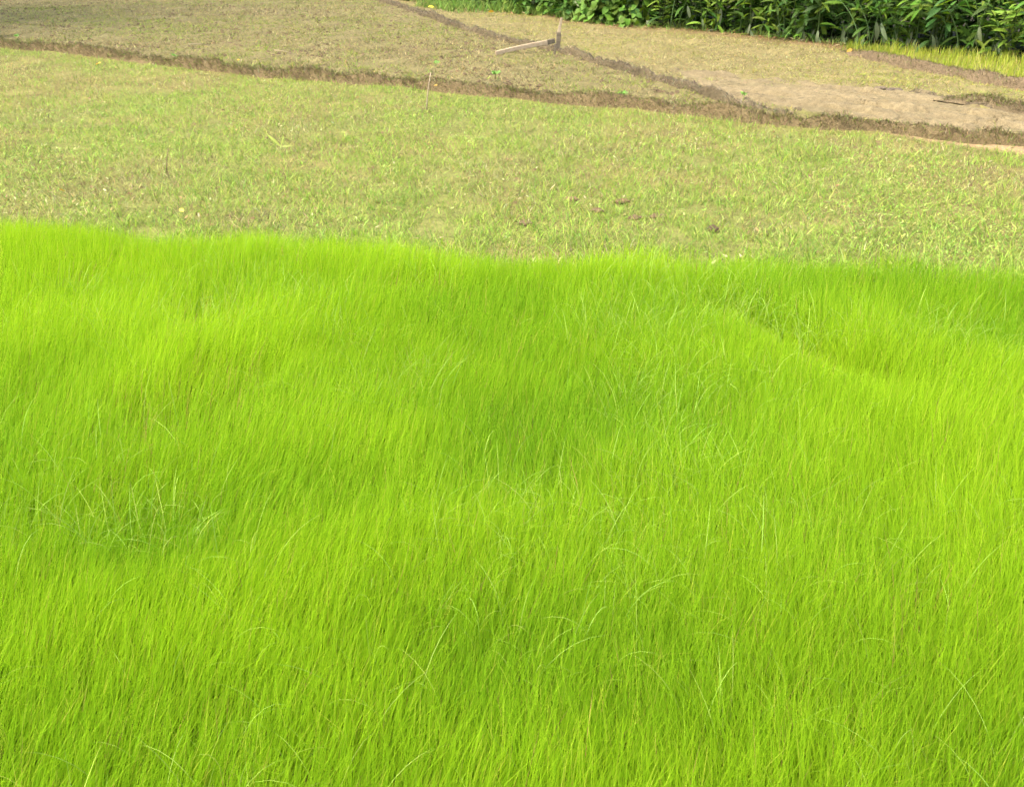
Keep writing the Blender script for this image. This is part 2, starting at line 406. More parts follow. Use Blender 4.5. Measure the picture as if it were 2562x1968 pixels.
# lusher and thinner growing places in the bed: photo point, radius in metres, strength
VIGOUR = [(1000, 1350, .38, .22), (650, 1000, .45, .2), (1820, 930, .35, .10), (2110, 855, .28, .14), (2400, 1050, .38, .24), (1600, 650, .4, .22), (300, 690, .6, .15), (1350, 1080, .32, -.2), (1230, 660, .35, -.2),
          (2480, 850, .3, -.2), (250, 1380, .3, -.16), (1150, 1800, .25, -.18), (480, 1020, .25, -.14), (2150, 1250, .3, -.1), (1700, 1350, .3, .12)]
def rice(n, y0, y1, nseg, wid):
    q = rice_sample(n, y0, y1)
    x, y = q[:, 0], q[:, 1]
    big = fbm(x * 0.8 + 5, y * 1.1, 61, 3); mid = fbm(x * 3.2, y * 3.2, 62, 2); den = fbm(x * 1.6, y * 1.6, 66, 3)
    for (a_, b_, r_, k_) in VIGOUR:
        c_ = G(a_, b_, 0.12); big = big + k_ * np.exp(-((x - c_[0]) ** 2 + (y - c_[1]) ** 2) / (r_ * r_))
    ed, _ = dist_poly(q, rice_line); ed = np.where(inside(q, rice_in), ed, -ed); edge = smooth(-0.22, 0.45, ed + (mid - 0.5) * 0.28 + (den - 0.5) * 0.10 + rng.normal(0, 0.07, n))
    fd, _ = dist_poly(q, furrow); fu_al = dist_poly(q, furrow)[1]; fur = smooth(0.22, 0.0, fd + (mid - 0.5) * 0.1) * smooth(-0.1, 0.35, fu_al) * (1 - 0.6 * smooth(0.75, 1.1, fu_al))
    bare = smooth(0.33, 0.20, fbm(x * 2.6 + 9, y * 2.6, 71, 3))
    keep = rng.random(n) < (0.02 + 0.98 * edge) * (1 - 0.25 * fur) * (1 - 0.55 * bare)
    q = q[keep]; x, y, big, mid, edge, fur, bare = [v[keep] for v in (x, y, big, mid, edge, fur, bare)]; n = len(q)
    h = (0.17 + 0.08 * rng.random(n)) * (0.76 + 0.48 * (big * edge + 0.5 * (1 - edge))) * (0.90 + 0.20 * mid) * (0.30 + 0.70 * edge) * (1 - 0.58 * fur)
    clump = fbm(x * 9, y * 9, 63, 2)
    lx = 0.09 - 0.11 * x / (0.55 * y + 0.1) + rng.normal(0, 0.10, n) + (fbm(x * 1.3, y * 1.3, 64) - 0.5) * 0.25
    ly = rng.normal(0, 0.10, n) + (fbm(x * 1.7, y * 1.7, 65) - 0.5) * 0.25
    az = np.arctan2(ly, lx); phi0 = np.hypot(lx, ly); bend = np.abs(rng.normal(0.18, 0.18, n)) + (rng.random(n) < 0.06) * rng.uniform(0.6, 1.6, n)
    f = np.clip((big - 0.5) * 1.8 + 0.55 + (mid - 0.5) * 0.5 + rng.normal(0, 0.14, n), 0, 1)[:, None]
    col = RICE_LO * (1 - f) + RICE_HI * f
    yl = rng.random(n) < 0.06; col[yl] = RICE_YE
    dr = rng.random(n) < 0.007 + 0.05 * bare; col[dr] = np.array([0.34, 0.23, 0.07])
    col = jitter(col, 0.06)
    root = np.stack([x, y, ground_z(q) - 0.005], 1)
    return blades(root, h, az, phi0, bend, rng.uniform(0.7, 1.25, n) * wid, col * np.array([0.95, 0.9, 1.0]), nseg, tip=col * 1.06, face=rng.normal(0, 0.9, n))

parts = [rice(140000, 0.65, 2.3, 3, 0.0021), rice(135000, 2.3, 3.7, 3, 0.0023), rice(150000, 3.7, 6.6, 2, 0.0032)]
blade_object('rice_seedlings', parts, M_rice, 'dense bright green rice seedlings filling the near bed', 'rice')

# arching weed grass rising above the rice
def arching(n, nseg, y0, y1, hl, wid, pw=0.0):
    q = rice_sample(n * 6, y0, y1)
    cl = fbm(q[:, 0] * 2.2 + 3, q[:, 1] * 2.2, 81, 2)
    q = q[rng.random(len(q)) < (smooth(0.40, 0.70, cl) + 0.05) * inside(q - np.array([0, -0.12]), rice_in)][:n]; n = len(q)
    h = rng.uniform(*hl, n)
    col = jitter(np.array([[0.335, 0.465, 0.08]]) * np.ones((n, 1)), 0.14)
    root = np.stack([q[:, 0], q[:, 1], ground_z(q)], 1)
    return blades(root, h, rng.uniform(0, 6.28, n), np.abs(rng.normal(0.25, 0.15, n)), rng.uniform(0.4, 2.6, n), rng.uniform(0.7, 1.4, n) * wid, col, nseg, power=2.0, taper=0.85)
blade_object('arching_grass', [arching(1500, 9, 0.75, 2.3, (0.20, 0.33), 0.0018), arching(3600, 7, 2.2, 3.8, (0.19, 0.31), 0.0019), arching(4200, 6, 3.6, 5.8, (0.17, 0.28), 0.0024)],
             M_rice, 'long arching pale grass blades bending over the rice seedlings', 'grass')

# ------------------------------------------------------------------ weeds and stubble of the fallow field (between the rice and the long bank)
fallow_poly = np.concatenate([rice_line + np.array([0, -0.25]), B1[::-1] + np.array([0, -0.22])])
def region_sample(n, pl, pw=1.0):
    lo = pl.min(0); hi = pl.max(0); lo[0] = max(lo[0], -14); hi[0] = min(hi[0], 11); hi[1] = min(hi[1], 27); pts = []; tot = 0
    while tot < n:
        q = rng.uniform(lo, hi, (n * 2, 2))
        q = q[np.abs(q[:, 0]) < 0.75 + 0.60 * q[:, 1]]
        q = q[rng.random(len(q)) < (lo[1] / q[:, 1]) ** pw]
        q = q[inside(q, pl)]; pts.append(q); tot += len(q)
    return np.concatenate(pts)[:n]

def pix(q):
    """photo pixel of ground points, used to say which part of the field they stand in"""
    cp, sp = math.cos(PITCH), math.sin(PITCH)
    d = q[:, 1] * cp + CAM_H * sp; v = q[:, 1] * sp - CAM_H * cp
    return PW / 2 + FPX * q[:, 0] / d, PH / 2 - FPX * v / d

def fallow(n):
    q = region_sample(n, fallow_poly, 1.2); x, y = q[:, 0], q[:, 1]
    ns = fbm(x * 1.2, y * 0.9, 91, 4); nb = fbm(x * 4, y * 4, 92, 3)
    px, py = pix(q)
    green = np.clip(0.66 + (ns - 0.5) * 3.0 + (nb - 0.5) * 1.2 + 0.35 * np.exp(-((px - 1080) / 380) ** 2 - ((py - 270) / 70) ** 2) + 0.25 * smooth(1500, 2400, px) + 0.16 * smooth(900, 200, px) * smooth(380, 250, py) + 0.30 * smooth(0.8, 0.05, dist_poly(q, rice_line)[0] + (nb - 0.5) * 0.5), 0.12, 0.98)
    sel = rng.random(n) < green
    gcol = mixcol([(0.19, 0.295, 0.034), (0.24, 0.33, 0.05), (0.32, 0.375, 0.085), (0.115, 0.205, 0.03)], [4, 4, 2, 1.5], n)
    dcol = mixcol([(0.31, 0.30, 0.105), (0.26, 0.265, 0.072), (0.43, 0.405, 0.19), (0.22, 0.155, 0.075), (0.11, 0.078, 0.038)], [3.2, 4, 1.5, 2.4, 1.8], n)
    col = jitter(np.where(sel[:, None], gcol, dcol), 0.24)
    h = rng.uniform(0.025, 0.075, n) * (0.6 + 0.8 * nb) * np.where(sel, 1.1, 0.9)
    bare = smooth(0.34, 0.22, fbm(x * 2.2, y * 2.2, 93, 3))
    keep = (rng.random(n) > bare * 0.75) & ~inside(q, sand_poly)
    h = h * (1 + 0.5 * smooth(0.7, 0.1, dist_poly(q, rice_line)[0]))
    root = np.stack([x, y, ground_z(q)], 1)
    b = [a[keep] for a in (root, h, rng.uniform(0, 6.28, n), rng.uniform(0.15, 1.1, n), rng.uniform(0.1, 1.2, n), rng.uniform(0.0028, 0.0055, n), col)]
    return blades(*b, 2)
def rosettes(n, pl, pal, size, clump_seed, thr, pw=1.2, px_bias=None):
    """small broad leaves of ground weeds, two triangles each"""
    q = region_sample(n * 4, pl, pw)
    w_ = smooth(thr, thr + 0.2, fbm(q[:, 0] * 1.5, q[:, 1] * 1.5, clump_seed, 3)) + 0.05
    if px_bias is not None: w_ = w_ * px_bias(*pix(q))
    q = q[rng.random(len(q)) < w_][:n]; n = len(q)
    root = np.stack([q[:, 0], q[:, 1], ground_z(q) + rng.uniform(0, 0.04, n)], 1)
    col = jitter(mixcol(pal[0], pal[1], n), 0.18)
    s = rng.uniform(*size, n)
    return blades(root, s, rng.uniform(0, 6.28, n), rng.uniform(0.7, 1.5, n), rng.uniform(0, 0.5, n), s * rng.uniform(0.35, 0.6, n), col, 2, taper=0.35)
WEEDPAL = ([(0.24, 0.36, 0.06), (0.34, 0.42, 0.11), (0.16, 0.28, 0.04), (0.36, 0.36, 0.11)], [4, 2, 3, 0.6])
fp = [fallow(160000),
      rosettes(12000, fallow_poly, WEEDPAL, (0.010, 0.027), 95, 0.48, 1.2, lambda px, py: 0.25 + 0.9 * smooth(1750, 2250, px) + 0.35 * smooth(700, 300, px)),
      rosettes(2200, fallow_poly, ([(0.40, 0.36, 0.18), (0.30, 0.20, 0.08), (0.42, 0.42, 0.2)], [3, 2, 1]), (0.010, 0.032), 96, 0.4)]
blade_object('fallow_grass', fp, M_grass, 'short mixed green and straw coloured grass and weeds on the fallow field', 'grass')

# ------------------------------------------------------------------ stubble of the two upper fields
def stubble(n, pl, gw, pal_g, pal_d, hh, wid, pw, seed, nofill=None):
    q = region_sample(n, pl, pw); x, y = q[:, 0], q[:, 1]
    ns = fbm(x * 0.8, y * 0.5, seed, 4); nb = fbm(x * 3, y * 2, seed + 1, 3)
    gr = np.clip(gw + (ns - 0.5) * 2.0 + (nb - 0.5) * 0.8, 0.03, 0.95)
    sel = rng.random(n) < gr
    col = jitter(np.where(sel[:, None], mixcol(*pal_g, n), mixcol(*pal_d, n)), 0.28)
    keep = rng.random(n) > 0.75 * smooth(0.42, 0.25, fbm(x * 2.5, y * 1.5, seed + 2, 3))
    if nofill is not None: keep &= ~inside(q, nofill) | (rng.random(n) < 0.9 * smooth(0.62, 0.75, fbm(x * 1.4, y * 2.2, 411, 3)) + 0.04)
    root = np.stack([x, y, ground_z(q)], 1); h = rng.uniform(*hh, n) * (0.6 + 0.8 * nb)
    b = [a[keep] for a in (root, h, rng.uniform(0, 6.28, n), rng.uniform(0.3, 1.2, n), rng.uniform(0.1, 1.0, n), rng.uniform(*wid, n), col)]
    return blades(*b, 1)
GP = ([(0.155, 0.20, 0.03), (0.20, 0.225, 0.048), (0.105, 0.18, 0.024)], [3, 3, 1])
DP = ([(0.23, 0.19, 0.08), (0.165, 0.13, 0.056), (0.32, 0.275, 0.125), (0.08, 0.06, 0.033)], [4, 3, 2, 1.5])
GR = ([(0.205, 0.23, 0.04), (0.25, 0.25, 0.06), (0.15, 0.20, 0.03)], [3, 3, 1])
DR = ([(0.27, 0.235, 0.10), (0.21, 0.175, 0.072), (0.36, 0.31, 0.155), (0.12, 0.088, 0.045)], [4, 3, 2, 1])
sp_ = [stubble(110000, left_field, 0.53, GP, DP, (0.025, 0.075), (0.006, 0.013), 0.8, 121),
       stubble(60000, right_poly, 0.5, GR, DR, (0.02, 0.05), (0.005, 0.010), 0.8, 131, mud_poly)]
blade_object('field_stubble', sp_, M_dry, 'sparse dry stubble and sprouting grass on the two upper fields', 'stubble')

# ------------------------------------------------------------------ crumbs of soil
def lumps(q, s, flat, col):
    n = len(q)
    b = np.array([[1, 0, 0], [0.3, 0.95, 0], [-0.8, 0.6, 0], [-0.8, -0.6, 0], [0.3, -0.95, 0], [0.1, 0.05, 1.0]])
    V = b[None] * rng.uniform(0.6, 1.3, (n, 6, 1)); V[:, :, 2] *= flat
    a = rng.uniform(0, 6.28, n); ca, sa = np.cos(a)[:, None], np.sin(a)[:, None]
    xx = V[:, :, 0] * ca - V[:, :, 1] * sa; yy = V[:, :, 0] * sa + V[:, :, 1] * ca
    V = np.stack([xx, yy, V[:, :, 2]], 2) * s[:, None, None]
    V[:, :, :2] += q[:, None]; V[:, :, 2] += (ground_z(q) - 0.004)[:, None]
    T = np.array([[0, 1, 5], [1, 2, 5], [2, 3, 5], [3, 4, 5], [4, 0, 5]])
    return V.reshape(-1, 3), np.zeros((0, 4), np.int64), (np.arange(n)[:, None, None] * 6 + T[None]).reshape(-1, 3), np.repeat(col, 6, 0)
def crumbs(n, pl, size, c, pw=0.8):
    q = region_sample(n, pl, pw); q = q[rng.random(n) < smooth(0.40, 0.62, fbm(q[:, 0] * 2, q[:, 1] * 1.4, 141, 3)) + 0.08]; m = len(q)
    return lumps(q, rng.uniform(*size, m), rng.uniform(0.35, 0.7), np.array([c]) * rng.uniform(0.7, 1.25, (m, 1)))
cr = [crumbs(6000, left_field, (0.012, 0.045), (0.085, 0.062, 0.034)), crumbs(1800, fallow_poly, (0.010, 0.03), (0.12, 0.08, 0.04)),
      crumbs(1500, right_poly, (0.010, 0.03), (0.14, 0.105, 0.055)), crumbs(1100, mud_poly, (0.012, 0.034), (0.14, 0.105, 0.058))]
cl_, ct_ = resample(poly([(2290, 232), (2330, 239), (2395, 253), (2480, 269)]), 0.01)
ci_ = rng.integers(0, len(cl_), 420); cq = cl_[ci_] + rng.normal(0, 1, (420, 2)) * np.array([0.03, 0.045])
cr.append(lumps(cq, rng.uniform(0.008, 0.034, 420), 0.8, np.array([[0.085, 0.068, 0.04]]) * rng.uniform(0.6, 1.5, (420, 1))))
bl_, bt_ = resample(B2, 0.01); bi_ = rng.integers(0, len(bl_), 1400); bq = bl_[bi_] + rng.normal(0, 1, (1400, 2)) * np.array([0.06, 0.10])
cr.append(lumps(bq, rng.uniform(0.010, 0.038, 1400), 0.8, np.array([[0.105, 0.083, 0.047]]) * rng.uniform(0.5, 1.5, (1400, 1))))
V, Q, T, CO = join(cr)
tag(link('soil_crumbs', fast_mesh('soil_crumbs', V, T, CO, True), M_clod), 'crumbled clods of dry soil scattered over the fields', 'soil', kind='stuff')

# crust of dark lumps along the edge of the bare mud, a few of them single things
def clod(px, py, size, label, group, col, flat=0.5, seed=0, stretch=1.6, yaw=0.0):
    r_ = np.random.default_rng(seed)
    import bmesh
    bm = bmesh.new(); bmesh.ops.create_icosphere(bm, subdivisions=2, radius=1)
    for v in bm.verts:
        k = 1 + (r_.random() - 0.5) * 0.45
        v.co = Vector((v.co.x * k * stretch, v.co.y * k, v.co.z * k * flat)) * size
    me = bpy.data.meshes.new('clod'); bm.to_mesh(me); bm.free()
    at = me.attributes.new('Col', 'FLOAT_COLOR', 'POINT'); at.data.foreach_set('color', np.tile([*col, 1.0], len(me.vertices)).astype(np.float32))
    o = link('clod', me, M_clod); x, y = G(px, py); o.location = (x, y, float(ground_z(np.array([[x, y]]))[0]) + size * flat * 0.35); o.rotation_euler = (0, 0, yaw)
    return tag(o, label, 'clod', group)
clod(1782, 580, 0.034, 'dark rounded clod of earth close to the right part of the rice edge', None, (0.07, 0.048, 0.03), 0.8, 1, 1.1)
clod(2236, 227, 0.05, 'flat dark slab of mud on the far edge of the bare strip', 'mud lumps along the bare strip', (0.10, 0.08, 0.055), 0.4, 2, 1.8)
clod(2203, 223, 0.045, 'smaller dark mud lump just left of the flat slab', 'mud lumps along the bare strip', (0.12, 0.095, 0.06), 0.4, 3, 1.5)
clod(2025, 234, 0.032, 'lone small mud lump inside the bare strip', 'mud lumps along the bare strip', (0.12, 0.095, 0.06), 0.4, 4, 1.7, -0.5)
clod(2085, 216, 0.036, 'narrow mud lump at the left end of the crusted edge', 'mud lumps along the bare strip', (0.14, 0.11, 0.07), 0.35, 5, 2.2)
for i, (a, b) in enumerate([(2330, 240), (2360, 247), (2395, 254), (2430, 262), (2462, 266)]):
    clod(a, b, 0.024 + 0.007 * (i % 3), 'long grey crust of cracked mud, %s in the row below the short ridge' % ['leftmost', 'second', 'middle', 'fourth', 'rightmost'][i],
         'cracked mud crusts below the short ridge', (0.105, 0.083, 0.05), 0.4, 20 + i, 1.9, -0.35)
for i, (a, b, l) in enumerate([(1430, 500, 'reddish brown earth lump, uppermost of the cluster in the fallow grass'), (1555, 508, 'reddish earth lump at the right end of the upper cluster'),
                               (1495, 527, 'brown earth lump in the middle of the cluster in the fallow grass'), (1590, 545, 'brown earth lump left of the darkest clod'), (1648, 541, 'dark earth lump nearest above the darkest clod'),
                               (1312, 560, 'lone brown earth lump between the cluster and the rice edge')]):
    clod(a, b, 0.034, l, 'earth lumps in the fallow grass', (0.15, 0.098, 0.052) if i < 2 else (0.12, 0.085, 0.046), 0.5, 40 + i, 1.4)

# ------------------------------------------------------------------ pale seedlings below the hedge
strip = np.concatenate([B4 + np.array([-0.02, 0.16]), (hedge_line[9:] + np.array([0, -0.02]))[::-1]])
def pale(n):
    q = region_sample(n, strip, 0.3); n = len(q)
    h = rng.uniform(0.08, 0.19, n) * (0.6 + 0.6 * fbm(q[:, 0] * 3, q[:, 1] * 3, 151))
    col = jitter(mixcol([(0.33, 0.38, 0.045), (0.26, 0.34, 0.035), (0.42, 0.42, 0.10)], [4, 3, 2], n), 0.12)
    return blades(np.stack([q[:, 0], q[:, 1], ground_z(q)], 1), h, rng.uniform(0, 6.28, n), np.abs(rng.normal(0.12, 0.1, n)), np.abs(rng.normal(0.3, 0.3, n)), rng.uniform(0.006, 0.011, n), col, 3)
blade_object('pale_seedlings', [pale(4500)], M_rice, 'strip of tall pale yellow-green seedlings at the foot of the hedge', 'seedlings')

# ------------------------------------------------------------------ hedge
def leaf_mesh(name, L_, W_, curl, fold, kind='lance', n=6):
    V = []; F = []
    for i in range(n + 1):
        t = i / n
        if kind == 'lance': wv = W_ * 0.5 * math.sin(math.pi * min(1, t * 0.94 + 0.03)) ** 0.8
        else: wv = W_ * 0.5 * (math.sin(math.pi * min(1, (t * 0.9 + 0.1)) ** 0.72)) ** 0.75
        ang = curl * t
        x = L_ * t * (1 - 0.12 * curl * t); z = -L_ * curl * 0.5 * t * t
        zz = fold * wv
        V += [(x, -wv, z + zz), (x, 0, z), (x, wv, z + zz)]
    for i in range(n):
        a = 3 * i
        F += [(a, a + 3, a + 4, a + 1), (a + 1, a + 4, a + 5, a + 2)]
    me = bpy.data.meshes.new(name); me.from_pydata(V, [], F)
    for p in me.polygons: p.use_smooth = True
    return me
GREENS = [(0.055, 0.12, 0.014), (0.085, 0.165, 0.016), (0.036, 0.085, 0.014), (0.135, 0.215, 0.022)]
LM = [leaf_mat('hedge_leaf', 0.3, 0.6, 0.2, c, (1.2, 1.2, 0.5)) for c in GREENS]
LPALE = leaf_mat('pale_hedge_leaf', 0.2, 0.5, 0.4, (0.17, 0.21, 0.10))
M_stem = leaf_mat('hedge_stem', 0.0, 0.6, 0.2, (0.05, 0.085, 0.022))
def set_mats(shapes, mats):
    out = []
    for s in shapes:
        row = []
        for m in mats:
            me = s.copy(); me.materials.append(m); row.append(me)
        out.append(row)
    return out
lance = set_mats([leaf_mesh('lance_leaf', 0.30, 0.070, c, f) for c, f in ((0.25, 0.25), (0.6, 0.35), (0.9, 0.2))], LM + [LPALE])
heart = set_mats([leaf_mesh('heart_leaf', 0.15, 0.125, c, f, 'heart', 5) for c, f in ((0.3, 0.2), (0.6, 0.3))], LM + [LPALE])

def tube(pts, r0, r1, k=5):
    V = []; F = []
    n = len(pts)
    for i, p in enumerate(pts):
        d = (pts[min(i + 1, n - 1)] - pts[max(i - 1, 0)]).normalized()
        a = d.orthogonal().normalized(); b = d.cross(a); r = r0 + (r1 - r0) * i / (n - 1)
        for j in range(k):
            t = 2 * math.pi * j / k; V.append(p + a * (r * math.cos(t)) + b * (r * math.sin(t)))
    for i in range(n - 1):
        for j in range(k):
            F.append((i * k + j, i * k + (j + 1) % k, (i + 1) * k + (j + 1) % k, (i + 1) * k + j))
    F.append(tuple(range(k))[::-1]); F.append(tuple((n - 1) * k + j for j in range(k)))
    return V, F
def tube_obj(name, plist, mat, parent=None, shade=True):
    V = []; F = []
    for pts, r0, r1, k in plist:
        v, f = tube(pts, r0, r1, k); o = len(V); V += v; F += [tuple(i + o for i in q) for q in f]
    me = bpy.data.meshes.new(name); me.from_pydata([tuple(v) for v in V], [], F)
    for p in me.polygons: p.use_smooth = shade
    return link(name, me, mat, parent)
def leaf_at(me, parent, p, d, up, s):
    d = d.normalized(); y = up.cross(d)
    if y.length < 1e-3: y = Vector((1, 0, 0))
    y.normalize(); z = d.cross(y)
    m = Matrix((( d.x, y.x, z.x, p.x), (d.y, y.y, z.y, p.y), (d.z, y.z, z.z, p.z), (0, 0, 0, 1))) @ Matrix.Scale(s, 4)
    o = bpy.data.objects.new('leaf', me); C.objects.link(o); o.parent = parent; o.matrix_basis = m
    return o

def cane_plant(x, y, H, ncane, shade, droop, label, cat, group, face=-math.pi / 2, spread=0.9, lsize=1.0):
    r = random.Random(int(x * 1000) + int(y * 777))
    root = bpy.data.objects.new('cane_plant', None); C.objects.link(root); root.location = (x, y, float(ground_z(np.array([[x, y]]))[0]))
    tag(root, label, cat, group)
    stems = []
    for c in range(ncane):
        a = face + r.gauss(0, 1.0); out = r.uniform(0.15, spread); h = H * r.uniform(0.55, 1.05)
        b = Vector((r.gauss(0, 0.13), r.gauss(0, 0.10), 0)); pts = []
        for i in range(8):
            t = i / 7; pts.append(b + Vector((math.cos(a) * out * h * t ** 1.8 * 0.75, math.sin(a) * out * h * t ** 1.8 * 0.75, h * (t - 0.22 * out * t ** 3))))
        stems.append((pts, 0.009, 0.004, 5))
        nl = int(6 + h * 8); sgn = r.choice((-1, 1))
        for k in range(nl):
            t = 0.03 + 0.97 * k / (nl - 1); f = t * 7; i = min(int(f), 6); p = pts[i].lerp(pts[i + 1], f - i)
            tg = (pts[i + 1] - pts[i]).normalized(); sgn = -sgn
            sd = Vector((-math.sin(a), math.cos(a), 0)) * sgn
            d = tg * r.uniform(0.35, 0.9) + sd * r.uniform(0.6, 1.1) + Vector((r.gauss(0, .25), r.gauss(0, .25), -0.35 + r.gauss(0, .3)))
            pal = t < 0.35 and r.random() < droop
            if pal: d = Vector((d.x * 0.4, d.y * 0.4 - 0.2, -1.0))
            mi = 4 if pal else (shade if r.random() < 0.62 else r.randrange(4))
            leaf_at(lance[r.randrange(3)][mi], root, p, d, Vector((r.gauss(0, .3), -0.35 + r.gauss(0, .3), 1)), lsize * r.uniform(0.45, 0.90) * (0.75 if t > 0.93 else 1))
    tube_obj('stem', stems, M_stem, root)
    return root
def heart_shrub(x, y, H, W_, n, shade, label, cat, group, lsize=1.0, name='leafy_shrub'):
    r = random.Random(int(x * 1000) + int(y * 777) + 5)
    root = bpy.data.objects.new(name, None); C.objects.link(root); root.location = (x, y, float(ground_z(np.array([[x, y]]))[0]))
    tag(root, label, cat, group); stems = []
    for k in range(9):
        a = 2 * math.pi * k / 9 + r.gauss(0, .3); q = r.uniform(0.3, 0.9)
        stems.append(([Vector((0.04 * math.cos(a), 0.04 * math.sin(a), -0.02)), Vector((W_ * q * .35 * math.cos(a), W_ * q * .35 * math.sin(a), H * .5)), Vector((W_ * q * .8 * math.cos(a), W_ * q * .8 * math.sin(a), H * (1.0 - 0.35 * q)))], 0.011, 0.003, 5))
    for k in range(n):
        a = r.uniform(0, 2 * math.pi) if r.random() < 0.4 else -math.pi / 2 + r.gauss(0, 0.9)
        e = math.asin(min(1, r.random() ** 0.9)); rr = r.uniform(0.72, 1.05) * (0.85 + 0.3 * math.sin(a * 3 + x * 5) * math.sin(e * 4 + y))
        nrm = Vector((math.cos(a) * math.cos(e), math.sin(a) * math.cos(e), math.sin(e)))
        p = Vector((nrm.x * W_ * rr, nrm.y * W_ * rr, max(0.03, nrm.z * H * rr)))
        d = Vector((nrm.x * 0.6 + r.gauss(0, .5), nrm.y * 0.6 + r.gauss(0, .5), -0.35 + r.gauss(0, .3)))
        mi = shade if r.random() < 0.6 else r.randrange(4)
        if r.random() < 0.03: mi = 4
        leaf_at(heart[r.randrange(2)][mi], root, p, d, nrm * 0.9 + Vector((0, -0.2, 0.8)), lsize * r.uniform(0.55, 1.15))
    tube_obj('stem', stems, M_stem, root)
    return root

hl, ht = resample(hedge_line, 0.01)
ORD = ['first', 'second', 'third', 'fourth', 'fifth', 'sixth', 'seventh', 'eighth', 'ninth', 'tenth', 'eleventh', 'twelfth', 'thirteenth', 'fourteenth', 'fifteenth', 'sixteenth', 'seventeenth', 'eighteenth', 'nineteenth', 'twentieth']
TONE = ['mid green', 'fresh green', 'dark green', 'yellow-green']
rows = []
pos = 0.15; fr = []
while pos < ht[-1] - 0.05:
    i = int(pos / 0.01); fr.append((hl[i][0], hl[i][1], pos)); pos += random.uniform(0.40, 0.55)
NF = len(fr); px0 = 1720
kinds = []
for (x, y, s) in fr:
    p_, _ = pix(np.array([[x, y]])); kinds.append('heart' if p_[0] < 1660 else 'cane')
ncane = kinds.count('cane'); nheart = kinds.count('heart'); ci = hi_ = 0
def nth(i): return ORD[i] if i < len(ORD) else 'twenty-' + ORD[i - 20]
for (x, y, s), k in zip(fr, kinds):
    p_, _ = pix(np.array([[x, y]])); p_ = p_[0]
    sh = random.choice((0, 0, 1, 2, 3)) if k == 'cane' else random.choice((1, 1, 3, 0))
    if k == 'cane':
        dr = 0.32 if p_ > 2050 and random.random() < 0.7 else 0.12
        cane_plant(x + random.gauss(0, .05), y + (0.10 if p_ > 2130 else 0.24) + random.gauss(0, .06), random.uniform(0.95, 1.35), random.randint(9, 11), sh, dr,
                   '%s cane plant%s, %s from left in hedge front' % (TONE[sh], ' with pale drooping lower leaves' if dr > 0.3 else ' with long pointed leaves', nth(ci)), 'cane plant', 'long leaved cane plants in the hedge front')
        ci += 1
    else:
        small = p_ < 1330
        heart_shrub(x + random.gauss(0, .05), y + 0.38, random.uniform(0.32, 0.5) if small else random.uniform(0.7, 1.0), random.uniform(0.40, 0.52), 90 if small else 150, sh,
                    '%s%s shrub with rounded leaves, %s from the left at the hedge foot' % ('low ' if small else 'tall ', TONE[sh], nth(hi_)), 'shrub', 'broad leaved shrubs at the hedge foot', 0.75 if small else 0.9)
        hi_ += 1
# second row
pos = 0.3; j = 0
while pos < ht[-1] - 0.05:
    i = int(pos / 0.01); x, y = hl[i]
    p_, _ = pix(np.array([[x, y]]))
    if p_[0] > 1380:
        sh = random.choice((0, 2, 2, 1))
        cane_plant(x, y + 1.05 + random.gauss(0, .1), random.uniform(1.5, 2.0), 6, sh, 0.0, 'tall %s cane plant in the back row of the hedge, %s from the left' % (TONE[sh], nth(j)), 'cane plant', 'tall cane plants in the back row', lsize=1.15)
        j += 1
    pos += random.uniform(0.62, 0.8)

# thicket behind, nobody could count it
def thicket(n):
    i = rng.integers(0, len(hl), n); q = hl[i] + np.stack([rng.normal(0, 0.3, n), rng.uniform(0.45, 3.2, n)], 1)
    px, _ = pix(hl[i]); lim = np.interp(px, [1000, 1300, 1450, 1700, 2600], [0.25, 0.5, 1.3, 2.0, 2.3])
    z = rng.random(n) ** 0.8 * lim * np.clip((q[:, 1] - hl[i][:, 1]) / 1.0, 0.35, 1.0)
    root = np.stack([q[:, 0], q[:, 1], z], 1); s = rng.uniform(0.12, 0.30, n)
    col = jitter(mixcol([GREENS[0], GREENS[2], GREENS[1]], [3, 3, 2], n), 0.25)
    return blades(root, s, rng.uniform(0, 6.28, n), rng.uniform(0.4, 1.6, n), rng.uniform(0.2, 1.2, n), s * rng.uniform(0.25, 0.5, n), col, 2, taper=0.4)
blade_object('thicket_foliage', [thicket(30000)], leaf_mat('thicket_leaf', 0.25, 0.8, 0.08), 'dark tangled foliage filling the thicket behind the hedge plants', 'thicket')
